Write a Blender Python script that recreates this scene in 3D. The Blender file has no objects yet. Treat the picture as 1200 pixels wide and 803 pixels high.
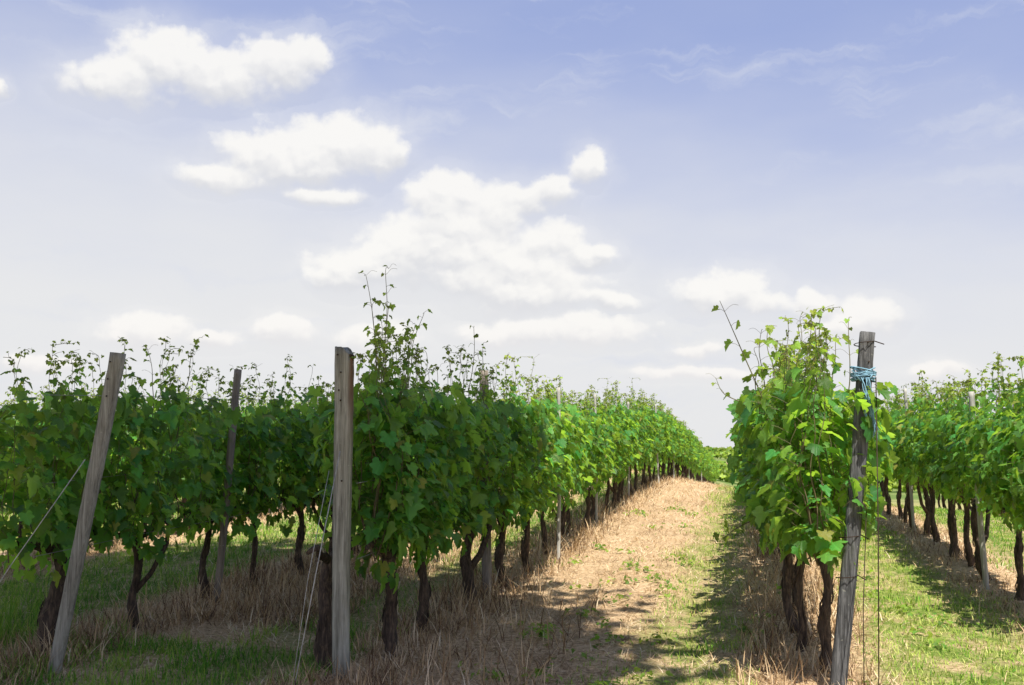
import bpy, math, random
import numpy as np
from mathutils import Vector, Matrix
R = math.radians
scene = bpy.context.scene

# ------------------------------------------------------------------ camera
EYE = 1.55
cam_d = bpy.data.cameras.new('camera')
cam = bpy.data.objects.new('camera', cam_d)
scene.collection.objects.link(cam)
cam.location = (0, 0, EYE)
cam.rotation_euler = (R(90 + 6.45), 0, R(13.5))
cam_d.sensor_width = 36
cam_d.lens = 35.0
cam_d.clip_start = .05
cam_d.clip_end = 6000
scene.camera = cam

# ------------------------------------------------------------------ light
TO_SUN = Vector((.24, -.46, 1.0)).normalized()
SUN_EL = math.asin(TO_SUN.z)
SUN_ROT = math.atan2(TO_SUN.x, TO_SUN.y)
sd = bpy.data.lights.new('sun', 'SUN')
sd.energy = 5.0
sd.angle = R(.53)
sd.color = (1.0, .93, .82)
so = bpy.data.objects.new('sun', sd)
so.rotation_euler = (-TO_SUN).to_track_quat('-Z', 'Y').to_euler()
so.location = (20, -40, 80)
scene.collection.objects.link(so)
vs = scene.view_settings
vs.view_transform = 'Standard'
vs.look = 'None'
vs.exposure = 0.62
vs.gamma = 1.0
vs.use_curve_mapping = False


class NT:
    """tiny helper for node trees"""
    def __init__(self, tree):
        self.t = tree
        self.n = tree.nodes
        self.l = tree.links

    def put(self, sock, v):
        if isinstance(v, bpy.types.NodeSocket):
            self.l.new(v, sock)
        elif v is not None:
            if hasattr(sock, 'default_value'):
                if isinstance(v, (tuple, list)) and len(v) == 3 and sock.type == 'RGBA':
                    v = (*v, 1)
                sock.default_value = v

    def math(self, op, a, b=None, c=None, clamp=False):
        m = self.n.new('ShaderNodeMath')
        m.operation = op
        m.use_clamp = clamp
        for i, v in enumerate((a, b, c)):
            if v is not None:
                self.put(m.inputs[i], v)
        return m.outputs[0]

    def vec(self, op, a, b=None, out=0):
        m = self.n.new('ShaderNodeVectorMath')
        m.operation = op
        self.put(m.inputs[0], a)
        if b is not None:
            self.put(m.inputs[1], b)
        return m.outputs[out]

    def noise(self, vec, scale, detail=3, rough=.5, out='Fac', dist=0):
        m = self.n.new('ShaderNodeTexNoise')
        self.put(m.inputs['Vector'], vec)
        m.inputs['Scale'].default_value = scale
        m.inputs['Detail'].default_value = detail
        m.inputs['Roughness'].default_value = rough
        m.inputs['Distortion'].default_value = dist
        return m.outputs[out]

    def ramp(self, fac, stops, interp='LINEAR'):
        m = self.n.new('ShaderNodeValToRGB')
        cr = m.color_ramp
        cr.interpolation = interp
        while len(cr.elements) < len(stops):
            cr.elements.new(.5)
        for e, (p, c) in zip(cr.elements, stops):
            e.position = p
            e.color = (*c, 1) if len(c) == 3 else c
        self.put(m.inputs[0], fac)
        return m.outputs[0]

    def mix(self, fac, a, b, mode='MIX'):
        m = self.n.new('ShaderNodeMix')
        m.data_type = 'RGBA'
        m.blend_type = mode
        self.put(m.inputs[0], fac)
        self.put(m.inputs[6], a)
        self.put(m.inputs[7], b)
        return m.outputs[2]

    def rng(self, v, a, b, c=0., d=1., smooth=False):
        m = self.n.new('ShaderNodeMapRange')
        if smooth:
            m.interpolation_type = 'SMOOTHSTEP'
        self.put(m.inputs[0], v)
        for i, x in zip((1, 2, 3, 4), (a, b, c, d)):
            m.inputs[i].default_value = x
        return m.outputs[0]

    def sep(self, v):
        m = self.n.new('ShaderNodeSeparateXYZ')
        self.put(m.inputs[0], v)
        return m.outputs

    def comb(self, x, y, z):
        m = self.n.new('ShaderNodeCombineXYZ')
        for i, v in enumerate((x, y, z)):
            self.put(m.inputs[i], v)
        return m.outputs[0]

    def attr(self, name, out='Fac'):
        m = self.n.new('ShaderNodeAttribute')
        m.attribute_name = name
        return m.outputs[out]


# ------------------------------------------------------------------ sky (world)
world = bpy.data.worlds.new('World')
scene.world = world
world.use_nodes = True
wt = NT(world.node_tree)
wt.n.clear()
wout = wt.n.new('ShaderNodeOutputWorld')
bg = wt.n.new('ShaderNodeBackground')
bg.inputs['Strength'].default_value = .10
wt.l.new(bg.outputs[0], wout.inputs[0])
sky = wt.n.new('ShaderNodeTexSky')
sky.sky_type = 'NISHITA'
sky.sun_disc = False
sky.sun_elevation = SUN_EL
sky.sun_rotation = SUN_ROT
sky.air_density = 1.0
sky.dust_density = 1.6
sky.ozone_density = 2.0
D = wt.n.new('ShaderNodeTexCoord').outputs['Generated']
dx, dy, dz = wt.sep(D)
az = wt.math('MULTIPLY', wt.math('ARCTAN2', dx, dy), 57.2958)
el = wt.math('MULTIPLY', wt.math('ARCSINE', dz), 57.2958)
P = wt.comb(az, el, 0.)
# cumulus clouds: azimuth, elevation, half width, half height (degrees)
CLOUDS = [(-35.73, 19.59, 2.51, 1.19), (-33.56, 20.99, 2.32, 1.67), (-30.55, 20.45, 3.3, 1.51), (-27.25, 21.28, 2.39, 1.43), (-25.67, 21.94, 1.35, 1.06),
          (-27.12, 16.51, 2.87, 1.53), (-23.5, 17.04, 2.9, 1.45), (-21.28, 16.95, 1.27, 1.17), (-29.9, 15.25, 2.36, 0.76), (-24.66, 14.64, 2.17, 0.53),
          (-10.9, 14.9, 1.3, .75), (-9.1, 16.2, 1.1, .85), (-15.5, 12.8, 2.6, .9), (-12.8, 10.8, 2.8, .9), (-17.8, 12.7, 2.4, .9), (-15.5, 9.9, 2.6, .7), (-25.5, 16.0, 2.6, .9), (-17.51, 14.3, 2.06, 1.37), (-14.6, 13.94, 2.36, 1.18), (-12.6, 14.42, 1.23, 0.59),
          (-19.47, 11.46, 2.93, 1.47), (-22.64, 10.41, 2.18, 0.97), (-15.49, 11.32, 3.43, 1.47), (-24.41, 9.88, 0.87, 0.48), (-11.25, 12.14, 1.96, 0.83),
          (-9.12, 11.29, 1.76, 0.64), (-12.51, 9.37, 3.83, 1.23), (-10.14, 7.1, 4.17, 0.88), (-13.5, 6.92, 2.95, 0.69), (-33.78, 6.49, 2.03, 0.92),
          (-30.52, 6.15, 1.64, 0.56), (-26.62, 6.83, 2.01, 0.86), (-21.12, 6.56, 2.19, 0.88), (-1.36, 9.11, 2.4, 1.15), (0.7, 8.47, 1.24, 0.67),
          (3.59, 8.21, 1.32, 0.85), (6.37, 7.34, 1.76, 1.02), (4.67, 6.95, 1.68, 0.56), (-3.01, 5.84, 1.26, 0.43), (9.54, 4.29, 1.63, 0.5),
          (-41.74, 18.42, 0.61, 0.52), (-39.01, 4.47, 1.77, 0.44), (-7.96, 8.84, 1.95, 0.49), (-2.8, 4.48, 2.89, 0.39)]
nz1 = wt.noise(P, .34, 6, .55, 'Color')
off = wt.vec('MULTIPLY', wt.vec('SUBTRACT', nz1, (.5, .5, .5)), (3.0, 1.5, 0))
Q = wt.vec('ADD', P, off)
field = None
wsum = vsum = None
for (a, e, w, h) in CLOUDS:
    hh_ = h * (1.35 if -24 < a < -8 and e > 8 else 1.12)
    v = wt.vec('MULTIPLY', wt.vec('SUBTRACT', Q, (a, e, 0.)), (.92 / w, 1 / hh_, 0.))
    f = wt.math('SUBTRACT', 1., wt.vec('LENGTH', v, None, 1))
    field = f if field is None else wt.math('SMOOTH_MAX', field, f, .35)
    w2 = wt.math('POWER', wt.math('MAXIMUM', wt.math('ADD', f, .5), 0.), 3.)
    wv = wt.math('MULTIPLY', w2, wt.sep(v)[1])
    wsum = w2 if wsum is None else wt.math('ADD', wsum, w2)
    vsum = wv if vsum is None else wt.math('ADD', vsum, wv)
vy = wt.math('DIVIDE', vsum, wt.math('ADD', wsum, .001))


def billow(p):
    """rounded cauliflower lumps: inverted smooth cells at three sizes"""
    tot = None
    for sc_, am in ((.62, .62), (1.7, .22)):
        vo = wt.n.new('ShaderNodeTexVoronoi')
        vo.feature = 'SMOOTH_F1'
        vo.voronoi_dimensions = '2D'
        vo.inputs['Scale'].default_value = sc_
        vo.inputs['Smoothness'].default_value = .5
        wt.put(vo.inputs['Vector'], p)
        b_ = wt.math('MULTIPLY', wt.math('SUBTRACT', .55, vo.outputs['Distance']), am * 1.6)
        tot = b_ if tot is None else wt.math('ADD', tot, b_)
    return tot


PW = wt.vec('ADD', P, wt.vec('MULTIPLY', wt.vec('SUBTRACT', wt.noise(P, 1.3, 4, .6, 'Color'), (.5, .5, .5)), (1.1, .9, 0)))
PW = wt.vec('MULTIPLY', PW, (.85, 1.15, 0))
bil = billow(PW)
bil_up = billow(wt.vec('ADD', PW, (.18, .42, 0)))
fine = wt.math('SUBTRACT', wt.noise(P, 1.6, 7, .64), .5)
f2 = wt.math('ADD', field, wt.math('ADD', wt.math('MULTIPLY', bil, .45), wt.math('MULTIPLY', fine, .34)))
soft = wt.rng(vy, -.6, .5, 1.05, .55)
core = wt.math('DIVIDE', wt.math('ADD', f2, .27), soft, clamp=True)
core = wt.rng(core, 0, 1, 0, 1, True)
halo = wt.math('MULTIPLY', wt.rng(field, -1.1, .3, 0, 1, True), .30)
calpha = wt.math('MAXIMUM', core, halo)
lightn = wt.math('ADD', wt.math('MULTIPLY', wt.math('ADD', vy, .15), .75), wt.math('MULTIPLY', wt.math('SUBTRACT', bil, bil_up), .5))
cbody = wt.rng(lightn, -.42, .40, 0, 1, True)
ccol = wt.mix(cbody, (4.75, 4.8, 5.0), (6.35, 6.25, 6.05))
ccol = wt.mix(wt.rng(el, 4, 10, .5, 0, True), ccol, (6.1, 5.85, 5.7))
# thin veil and wisps
elc = wt.math('MAXIMUM', el, 0.)
veil = wt.rng(wt.math('ADD', wt.math('ADD', elc, wt.math('MULTIPLY', wt.math('MAXIMUM', wt.math('MINIMUM', wt.math('ADD', az, 13.), 30.), -30.), .10)), wt.math('MULTIPLY', wt.noise(wt.vec('MULTIPLY', P, (.5, 1.4, 1)), .12, 4, .5), 9.)), 10, 32, 1.0, .0, True)
wis = wt.noise(wt.vec('ADD', wt.vec('MULTIPLY', wt.vec('ADD', P, wt.vec('MULTIPLY', nz1, (4, 3, 0))), (.3, 1.6, 1)), (7.3, 3.2, 0)), .22, 7, .6)
wisp = wt.rng(wis, .50, .72, 0, .55, True)
skyc = wt.mix(1.0, sky.outputs[0], (.76, .70, .92), 'MULTIPLY')
skyc = wt.mix(.6, skyc, (2.95, 3.55, 5.55))
skyc = wt.mix(wt.math('MULTIPLY', veil, .93), skyc, (5.42, 5.42, 5.38))
skyc = wt.mix(wisp, skyc, (4.6, 4.8, 5.4))
skyc = wt.mix(wt.math('MULTIPLY', calpha, .92), skyc, ccol)
# the air thins to a deeper blue overhead
skyc = wt.mix(wt.rng(el, 27, 75, 0, .8, True), skyc, wt.mix(.5, wt.mix(1.0, sky.outputs[0], (.7, .75, .9), 'MULTIPLY'), (1.0, 1.5, 3.1)))
wt.put(bg.inputs['Color'], skyc)

# ------------------------------------------------------------------ object helpers
COL = scene.collection


def tag(o, label=None, cat=None, group=None, kind=None):
    if label: o['label'] = label
    if cat: o['category'] = cat
    if group: o['group'] = group
    if kind: o['kind'] = kind
    return o


def empty(name, loc, rz=0.):
    o = bpy.data.objects.new(name, None)
    o.empty_display_size = .2
    o.location = loc
    o.rotation_euler = (0, 0, rz)
    COL.objects.link(o)
    return o


def mesh_np(name, V, loops, sizes, mat, attrs=None, uv=None, smooth=False):
    """mesh from numpy arrays; attrs: name -> per-face array"""
    me = bpy.data.meshes.new(name)
    V = np.asarray(V, np.float32)
    loops = np.asarray(loops, np.int32).ravel()
    sizes = np.asarray(sizes, np.int32)
    me.vertices.add(len(V))
    me.vertices.foreach_set('co', V.ravel())
    me.loops.add(len(loops))
    me.loops.foreach_set('vertex_index', loops)
    me.polygons.add(len(sizes))
    st = np.concatenate([[0], np.cumsum(sizes)[:-1]]).astype(np.int32)
    me.polygons.foreach_set('loop_start', st)
    me.polygons.foreach_set('loop_total', sizes)
    if smooth:
        me.polygons.foreach_set('use_smooth', np.ones(len(sizes), bool))
    me.update(calc_edges=True)
    for k, a in (attrs or {}).items():
        at = me.attributes.new(k, 'FLOAT', 'FACE')
        at.data.foreach_set('value', np.asarray(a, np.float32))
    if uv is not None:
        u = me.uv_layers.new(name='UVMap')
        u.data.foreach_set('uv', np.asarray(uv, np.float32)[loops].ravel())
    me.materials.append(mat)
    me.validate()
    return me


def link(name, me, parent=None, loc=None):
    o = bpy.data.objects.new(name, me)
    COL.objects.link(o)
    if parent: o.parent = parent
    if loc is not None: o.location = loc
    return o


class MB:
    """collects tubes and faces, then links them as one mesh"""
    def __init__(self):
        self.v = []
        self.f = []

    def tube(self, pts, rad, sides=8, nz=0., rng=None, cap=True, square=0., groove=0., tops=None):
        pts = [Vector(p) for p in pts]
        n = len(pts)
        if not hasattr(rad, '__len__'):
            rad = [rad] * n
        b0 = len(self.v)
        prev = None
        for i, p in enumerate(pts):
            t = (pts[min(i + 1, n - 1)] - pts[max(i - 1, 0)])
            if t.length < 1e-9: t = Vector((0, 0, 1))
            t.normalize()
            if prev is None:
                ref = Vector((1, 0, 0)) if abs(t.x) < .9 else Vector((0, 1, 0))
                a = (ref - t * ref.dot(t)).normalized()
            else:
                a = (prev - t * prev.dot(t)).normalized()
            prev = a
            b = t.cross(a)
            for k in range(sides):
                th = 2 * math.pi * k / sides
                r = rad[i]
                c_, s_ = math.cos(th), math.sin(th)
                if square:
                    q = (abs(c_) ** square + abs(s_) ** square) ** (-1 / square)
                    r *= q
                if groove:
                    r *= 1 - groove * max(0, math.cos(th * 4 + .6)) ** 10
                if nz and rng: r *= 1 + rng.uniform(-nz, nz)
                co = p + a * (c_ * r) + b * (s_ * r)
                if tops and i == n - 1:
                    co = co + t * tops(c_, s_)
                self.v.append(co)
        for i in range(n - 1):
            for k in range(sides):
                k2 = (k + 1) % sides
                a0 = b0 + i * sides
                self.f.append((a0 + k, a0 + k2, a0 + sides + k2, a0 + sides + k))
        if cap:
            self.f.append(tuple(b0 + k for k in reversed(range(sides))))
            top = b0 + (n - 1) * sides
            c0 = sum((self.v[top + k] for k in range(sides)), Vector()) / sides
            self.v.append(c0)
            for k in range(sides):
                self.f.append((top + k, top + (k + 1) % sides, len(self.v) - 1))

    def me(self, name, mat, smooth=False):
        loops = [i for f in self.f for i in f]
        sizes = [len(f) for f in self.f]
        return mesh_np(name, np.array([tuple(v) for v in self.v]), loops, sizes, mat, smooth=smooth)

    def build(self, name, mat, parent=None, smooth=False):
        return link(name, self.me(name, mat, smooth), parent)


# ------------------------------------------------------------------ terrain height
def sp(t):
    t = np.asarray(t, float)
    return np.where(t > 30, t, np.log1p(np.exp(np.minimum(t, 30))))


def g(x, y):
    x = np.asarray(x, float)
    y = np.asarray(y, float)
    yc = 14 + 28 / (1 + np.exp(np.clip((x + 3.0) / 3.2, -40, 40)))
    z = .0386 * y - .0866 * 2.2 * sp((y - yc) / 2.2) + .060 * 25 * sp((y - 135) / 25) - .02 * 60 * sp((y - 640) / 60)
    z = z - np.where((x > -2.2) & (x < 2), .028, 0.) * (np.exp(-((x + 1.55 + .04 * np.sin(y)) / .17) ** 2) + np.exp(-((x + .5 + .04 * np.sin(y + 1)) / .17) ** 2))
    return z + .012 * np.sin(x * 2.3 + y * .7) * np.sin(y * 1.7 - x)


def gz(x, y):
    return float(g(x, y))


def vnoise(x, y, sc, seed=0):
    r = np.random.RandomState(seed)
    T = r.rand(256, 256)
    x = np.asarray(x) * sc + 1000.3
    y = np.asarray(y) * sc + 1000.7
    xi = np.floor(x).astype(int)
    yi = np.floor(y).astype(int)
    fx = x - xi
    fy = y - yi
    fx = fx * fx * (3 - 2 * fx)
    fy = fy * fy * (3 - 2 * fy)
    q = lambda a, b: T[a % 256, b % 256]
    return (q(xi, yi) * (1 - fx) + q(xi + 1, yi) * fx) * (1 - fy) + (q(xi, yi + 1) * (1 - fx) + q(xi + 1, yi + 1) * fx) * fy


# ------------------------------------------------------------------ materials
def mat(name):
    m = bpy.data.materials.new(name)
    m.use_nodes = True
    t = NT(m.node_tree)
    t.n.clear()
    out = t.n.new('ShaderNodeOutputMaterial')
    b = t.n.new('ShaderNodeBsdfPrincipled')
    t.l.new(b.outputs[0], out.inputs[0])
    return m, t, b, out


def leaf_material(name, mature, young, trans, tfac):
    m, t, b, out = mat(name)
    age = t.attr('age')
    rnd = t.attr('rnd')
    col = t.mix(age, mature, young)
    v = t.rng(rnd, 0, 1, .55, 1.5)
    hs = t.n.new('ShaderNodeHueSaturation')
    t.put(hs.inputs['Hue'], t.rng(t.math('FRACT', t.math('MULTIPLY', rnd, 7.3)), 0, 1, .475, .515))
    hs.inputs['Saturation'].default_value = 1.0
    t.put(hs.inputs['Value'], v)
    t.put(hs.inputs['Color'], col)
    c = hs.outputs[0]
    uv = t.n.new('ShaderNodeUVMap').outputs[0]
    ux, uy, _ = t.sep(uv)
    ang = t.math('ARCTAN2', ux, t.math('ADD', uy, .02))
    vein = t.math('POWER', t.math('ABSOLUTE', t.math('COSINE', t.math('MULTIPLY', ang, 3.45))), 26.)
    c = t.mix(t.math('MULTIPLY', vein, .45), c, t.mix(1., c, (1.9, 1.7, 1.8), 'MULTIPLY'))
    old = t.math('GREATER_THAN', t.math('FRACT', t.math('MULTIPLY', rnd, 23.7)), .955)
    c = t.mix(t.math('MULTIPLY', old, .75), c, (.30, .26, .05))
    spot = t.rng(t.noise(uv, 6., 4, .7), .62, .68, 0, .5)
    c = t.mix(t.math('MULTIPLY', spot, t.math('GREATER_THAN', t.math('FRACT', t.math('MULTIPLY', rnd, 11.3)), .6)), c, (.16, .14, .05))
    geo = t.n.new('ShaderNodeNewGeometry')
    under = t.mix(.35, c, (.16, .21, .12))
    c = t.mix(geo.outputs['Backfacing'], c, under)
    t.put(b.inputs['Base Color'], c)
    b.inputs['Roughness'].default_value = .48
    b.inputs['Specular IOR Level'].default_value = .35
    bump = t.n.new('ShaderNodeBump')
    bump.inputs['Strength'].default_value = .5
    bump.inputs['Distance'].default_value = .004
    t.put(bump.inputs['Height'], t.math('ADD', t.noise(uv, 9., 2), t.math('MULTIPLY', vein, -.6)))
    t.put(b.inputs['Normal'], bump.outputs[0])
    tr = t.n.new('ShaderNodeBsdfTranslucent')
    t.put(tr.inputs['Color'], t.mix(1., t.mix(age, trans, (.42, .50, .07)), t.comb(v, v, v), 'MULTIPLY'))
    mx = t.n.new('ShaderNodeMixShader')
    mx.inputs[0].default_value = tfac
    t.l.new(b.outputs[0], mx.inputs[1])
    t.l.new(tr.outputs[0], mx.inputs[2])
    t.l.new(mx.outputs[0], out.inputs[0])
    return m


M_LEAF = leaf_material('vine_leaf', (.040, .182, .036), (.25, .36, .04), (.42, .70, .05), .44)
M_TREELEAF = leaf_material('tree_leaf', (.05, .10, .02), (.07, .13, .02), (.12, .22, .02), .15)


def stem_material():
    m, t, b, out = mat('green_stem')
    pos = t.n.new('ShaderNodeTexCoord').outputs['Object']
    z = t.sep(pos)[2]
    c = t.mix(t.rng(z, .6, 1.6), (.10, .07, .035), (.15, .17, .05))
    c = t.mix(t.noise(pos, 9), c, (.13, .09, .06))
    t.put(b.inputs['Base Color'], c)
    b.inputs['Roughness'].default_value = .6
    return m


M_STEM = stem_material()


def bark_material():
    m, t, b, out = mat('vine_bark')
    pos = t.n.new('ShaderNodeTexCoord').outputs['Object']
    st = t.vec('MULTIPLY', pos, (1, 1, .16))
    f = t.noise(st, 70, 5, .7, dist=.6)
    f2 = t.noise(pos, 7, 3)
    c = t.ramp(f, [(.30, (.018, .013, .010)), (.5, (.075, .052, .038)), (.68, (.19, .135, .09)), (.85, (.30, .22, .15))])
    c = t.mix(t.rng(f2, .45, .7), c, t.mix(1., c, (.55, .52, .5), 'MULTIPLY'))
    t.put(b.inputs['Base Color'], c)
    b.inputs['Roughness'].default_value = .95
    bump = t.n.new('ShaderNodeBump')
    bump.inputs['Strength'].default_value = 1.
    bump.inputs['Distance'].default_value = .012
    t.put(bump.inputs['Height'], f)
    t.put(b.inputs['Normal'], bump.outputs[0])
    return m


M_BARK = bark_material()


def wood_material(name, dark, mid, light, stain=None, streak=45, side=None):
    m, t, b, out = mat(name)
    pos = t.n.new('ShaderNodeTexCoord').outputs['Object']
    st = t.vec('MULTIPLY', pos, (1, 1, .05))
    f = t.noise(st, streak, 6, .65, dist=.4)
    fine = t.noise(t.vec('MULTIPLY', pos, (1, 1, .03)), streak * 4, 4, .6)
    c = t.ramp(t.math('ADD', t.math('MULTIPLY', f, .65), t.math('MULTIPLY', fine, .35)), [(.32, dark), (.48, mid), (.66, light)])
    blotch = t.noise(pos, 5, 4, .6)
    c = t.mix(t.rng(blotch, .5, .75, 0, .55), c, t.mix(1., c, (.6, .62, .6), 'MULTIPLY'))
    if stain:
        x, y, z = t.sep(pos)
        k = t.math('MULTIPLY', t.rng(z, 1.3, 1.75, 0, 1, True), t.rng(x, -.005, .03, 0, 1, True))
        k = t.math('MULTIPLY', k, t.rng(t.noise(st, 12, 3), .35, .55))
        c = t.mix(k, c, stain)
    # pale lichen flecks
    li = t.rng(t.noise(pos, 38, 3, .6), .66, .72, 0, .4)
    c = t.mix(li, c, (.42, .43, .36))
    t.put(b.inputs['Base Color'], c)
    b.inputs['Roughness'].default_value = .92
    b.inputs['Specular IOR Level'].default_value = .2
    bump = t.n.new('ShaderNodeBump')
    bump.inputs['Strength'].default_value = .9
    bump.inputs['Distance'].default_value = .006
    t.put(bump.inputs['Height'], t.math('ADD', f, fine))
    t.put(b.inputs['Normal'], bump.outputs[0])
    return m


M_POST = wood_material('weathered_post_wood', (.09, .085, .065), (.27, .265, .22), (.50, .49, .42), stain=(.16, .095, .06))
M_POST_C = wood_material('grey_post_wood', (.10, .09, .07), (.26, .25, .21), (.44, .43, .37))
M_POST_B = wood_material('brown_post_wood', (.08, .065, .05), (.21, .18, .15), (.34, .30, .26))
M_POST_G = wood_material('grooved_post_wood', (.025, .025, .025), (.085, .088, .09), (.22, .225, .23), streak=70)
M_PALE = wood_material('pale_stake_wood', (.22, .21, .19), (.40, .39, .36), (.56, .55, .5))


def plain(name, col, rough, metal=0.):
    m, t, b, out = mat(name)
    pos = t.n.new('ShaderNodeTexCoord').outputs['Object']
    n = t.noise(pos, 30, 3)
    t.put(b.inputs['Base Color'], t.mix(t.rng(n, .35, .65), tuple(x * .6 for x in col), col))
    b.inputs['Roughness'].default_value = rough
    b.inputs['Metallic'].default_value = metal
    return m


M_WIRE = plain('galvanised_wire', (.42, .41, .39), .5, .6)
M_GUY = plain('pale_guy_wire', (.55, .53, .48), .55, .2)
M_NAIL = plain('rusty_nail', (.05, .03, .02), .7, .5)
M_BLUE = plain('blue_twine', (.22, .42, .55), .9)


def blade_material(name, stops, trans, tf):
    m, t, b, out = mat(name)
    c = t.ramp(t.attr('tone'), stops)
    t.put(b.inputs['Base Color'], c)
    b.inputs['Roughness'].default_value = .7
    b.inputs['Specular IOR Level'].default_value = .25
    tr = t.n.new('ShaderNodeBsdfTranslucent')
    t.put(tr.inputs['Color'], t.mix(.5, c, trans))
    mx = t.n.new('ShaderNodeMixShader')
    mx.inputs[0].default_value = tf
    t.l.new(b.outputs[0], mx.inputs[1])
    t.l.new(tr.outputs[0], mx.inputs[2])
    t.l.new(mx.outputs[0], out.inputs[0])
    return m


M_STRAW = blade_material('straw', [(0, (.10, .055, .03)), (.3, (.36, .24, .13)), (.7, (.74, .55, .33)), (1, (.85, .74, .54))], (.5, .35, .18), .2)
M_GRASS = blade_material('green_blades', [(0, (.035, .13, .015)), (.35, (.10, .29, .025)), (.7, (.33, .47, .06)), (1, (.62, .62, .22))], (.3, .4, .06), .3)


def ground_material():
    m, t, b, out = mat('vineyard_soil')
    pos = t.n.new('ShaderNodeTexCoord').outputs['Object']
    x, y, z = t.sep(pos)
    wob = t.math('ADD', x, t.math('MULTIPLY', t.math('SUBTRACT', t.noise(pos, .9, 4), .5), .9))
    straw = t.ramp(t.noise(pos, 26, 6, .75), [(.28, (.12, .07, .045)), (.43, (.42, .29, .17)), (.56, (.68, .50, .31)), (.72, (.82, .67, .46))])
    grass = t.ramp(t.noise(pos, 22, 6, .75), [(.28, (.05, .08, .02)), (.5, (.18, .25, .05)), (.72, (.42, .42, .14))])
    # where green dominates across the rows
    gr = t.n.new('ShaderNodeFloatCurve') if False else None
    def band(a, b_, soft=.22):
        return t.math('MULTIPLY', t.rng(wob, a - soft, a + soft, 0, 1, True), t.rng(wob, b_ - soft, b_ + soft, 1, 0, True))
    k = band(-.72, -.12)
    k = t.math('MULTIPLY', k, .8)
    k = t.math('MAXIMUM', k, band(.75, 1.75))
    k = t.math('MAXIMUM', k, t.math('MULTIPLY', band(-3.3, -2.75), .8))
    k = t.math('MAXIMUM', k, band(-7.0, -5.0))
    k = t.math('MAXIMUM', k, band(2.6, 4.3))
    k = t.math('MAXIMUM', k, t.math('MULTIPLY', t.rng(wob, 5.2, 5.6), .8))
    k = t.math('MAXIMUM', k, t.math('MULTIPLY', t.rng(wob, -8.6, -9.2), .8))
    k = t.math('MULTIPLY', k, t.rng(t.noise(pos, 3.1, 5, .7), .36, .56, .15, 1))
    near = t.mix(k, straw, grass)
    far = t.ramp(t.noise(t.vec('MULTIPLY', pos, (.02, .10, 1)), 1., 4, .6), [(.35, (.07, .12, .03)), (.5, (.13, .19, .05)), (.62, (.22, .24, .09))])
    red = t.math('MULTIPLY', t.rng(y, 250, 262), t.rng(y, 330, 345, 1, 0))
    far = t.mix(red, far, (.38, .26, .17))
    c = t.mix(t.rng(y, 110, 150), near, far)
    t.put(b.inputs['Base Color'], c)
    b.inputs['Roughness'].default_value = 1.
    b.inputs['Specular IOR Level'].default_value = .1
    bump = t.n.new('ShaderNodeBump')
    bump.inputs['Strength'].default_value = .9
    bump.inputs['Distance'].default_value = .05
    t.put(bump.inputs['Height'], t.math('ADD', t.noise(pos, 22, 5, .7), t.noise(pos, 4, 3)))
    t.put(b.inputs['Normal'], bump.outputs[0])
    return m


# ------------------------------------------------------------------ ground
xs = np.concatenate([[-3000, -1500, -800, -400, -200, -100, -60, -40], np.arange(-30, 20.01, .25), [30, 50, 90, 200, 400, 800, 1500, 3000]])
ys = np.concatenate([[-1500, -500, -150, -60, -30, -15], np.arange(-8, 60, .25), np.arange(60, 160, 2.), np.arange(160, 900, 20.), [1000, 1300, 1800, 2600, 3600]])
GX, GY = np.meshgrid(xs, ys)
GZ = g(GX, GY)
nx, ny = len(xs), len(ys)
ii = (np.arange(ny - 1)[:, None] * nx + np.arange(nx - 1)[None]).ravel()
quads = np.stack([ii, ii + 1, ii + nx + 1, ii + nx], 1)
tag(link('ground', mesh_np('ground', np.stack([GX.ravel(), GY.ravel(), GZ.ravel()], 1), quads, np.full(len(quads), 4), ground_material(), smooth=True)), kind='structure')

# ------------------------------------------------------------------ leaves
# a five-lobed vine leaf: origin where the stalk joins, tip along +y
_half = [(.07, -.03), (.20, -.20), (.38, -.17), (.50, .02), (.40, .12), (.55, .33), (.40, .44), (.26, .45), (.25, .64), (.10, .76)]
_out = [(.0, .88)] + [(-a, b_) for a, b_ in reversed(_half)] + [(a, b_) for a, b_ in _half]
LEAF_V = np.array([(0., .22)] + _out)
LEAF_F = np.array([(0, i, i % len(_out) + 1) for i in range(1, len(_out) + 1)])


def basis(nrm, tip):
    nrm = nrm / np.linalg.norm(nrm, axis=1, keepdims=True)
    tip = tip - (tip * nrm).sum(1, keepdims=True) * nrm
    tip /= np.linalg.norm(tip, axis=1, keepdims=True) + 1e-9
    side = np.cross(tip, nrm)
    return side, tip, nrm


def leaf_mesh(name, pos, nrm, tip, size, age, rs, material=None):
    n = len(pos)
    s_, t_, n_ = basis(np.asarray(nrm, float), np.asarray(tip, float))
    lx = LEAF_V[:, 0][None] * rs.uniform(.85, 1.12, (n, 1))
    ly = LEAF_V[:, 1][None] + 0 * lx
    cup = rs.uniform(-.5, .75, (n, 1))
    droop = rs.uniform(.05, .9, (n, 1))
    lz = cup * np.abs(lx) - droop * (ly - .1) ** 2 * .8 + rs.uniform(-.045, .045, lx.shape)
    sz = np.asarray(size)[:, None, None]
    V = np.asarray(pos)[:, None, :] + sz * (lx[..., None] * s_[:, None] + ly[..., None] * t_[:, None] + lz[..., None] * n_[:, None])
    nv = len(LEAF_V)
    F = (np.arange(n)[:, None, None] * nv + LEAF_F[None]).reshape(-1, 3)
    nf = len(LEAF_F)
    uv = np.tile(LEAF_V, (n, 1))
    return mesh_np(name, V.reshape(-1, 3), F, np.full(len(F), 3), material or M_LEAF,
                   {'age': np.repeat(age, nf), 'rnd': np.repeat(rs.rand(n), nf)}, uv=uv)


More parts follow.
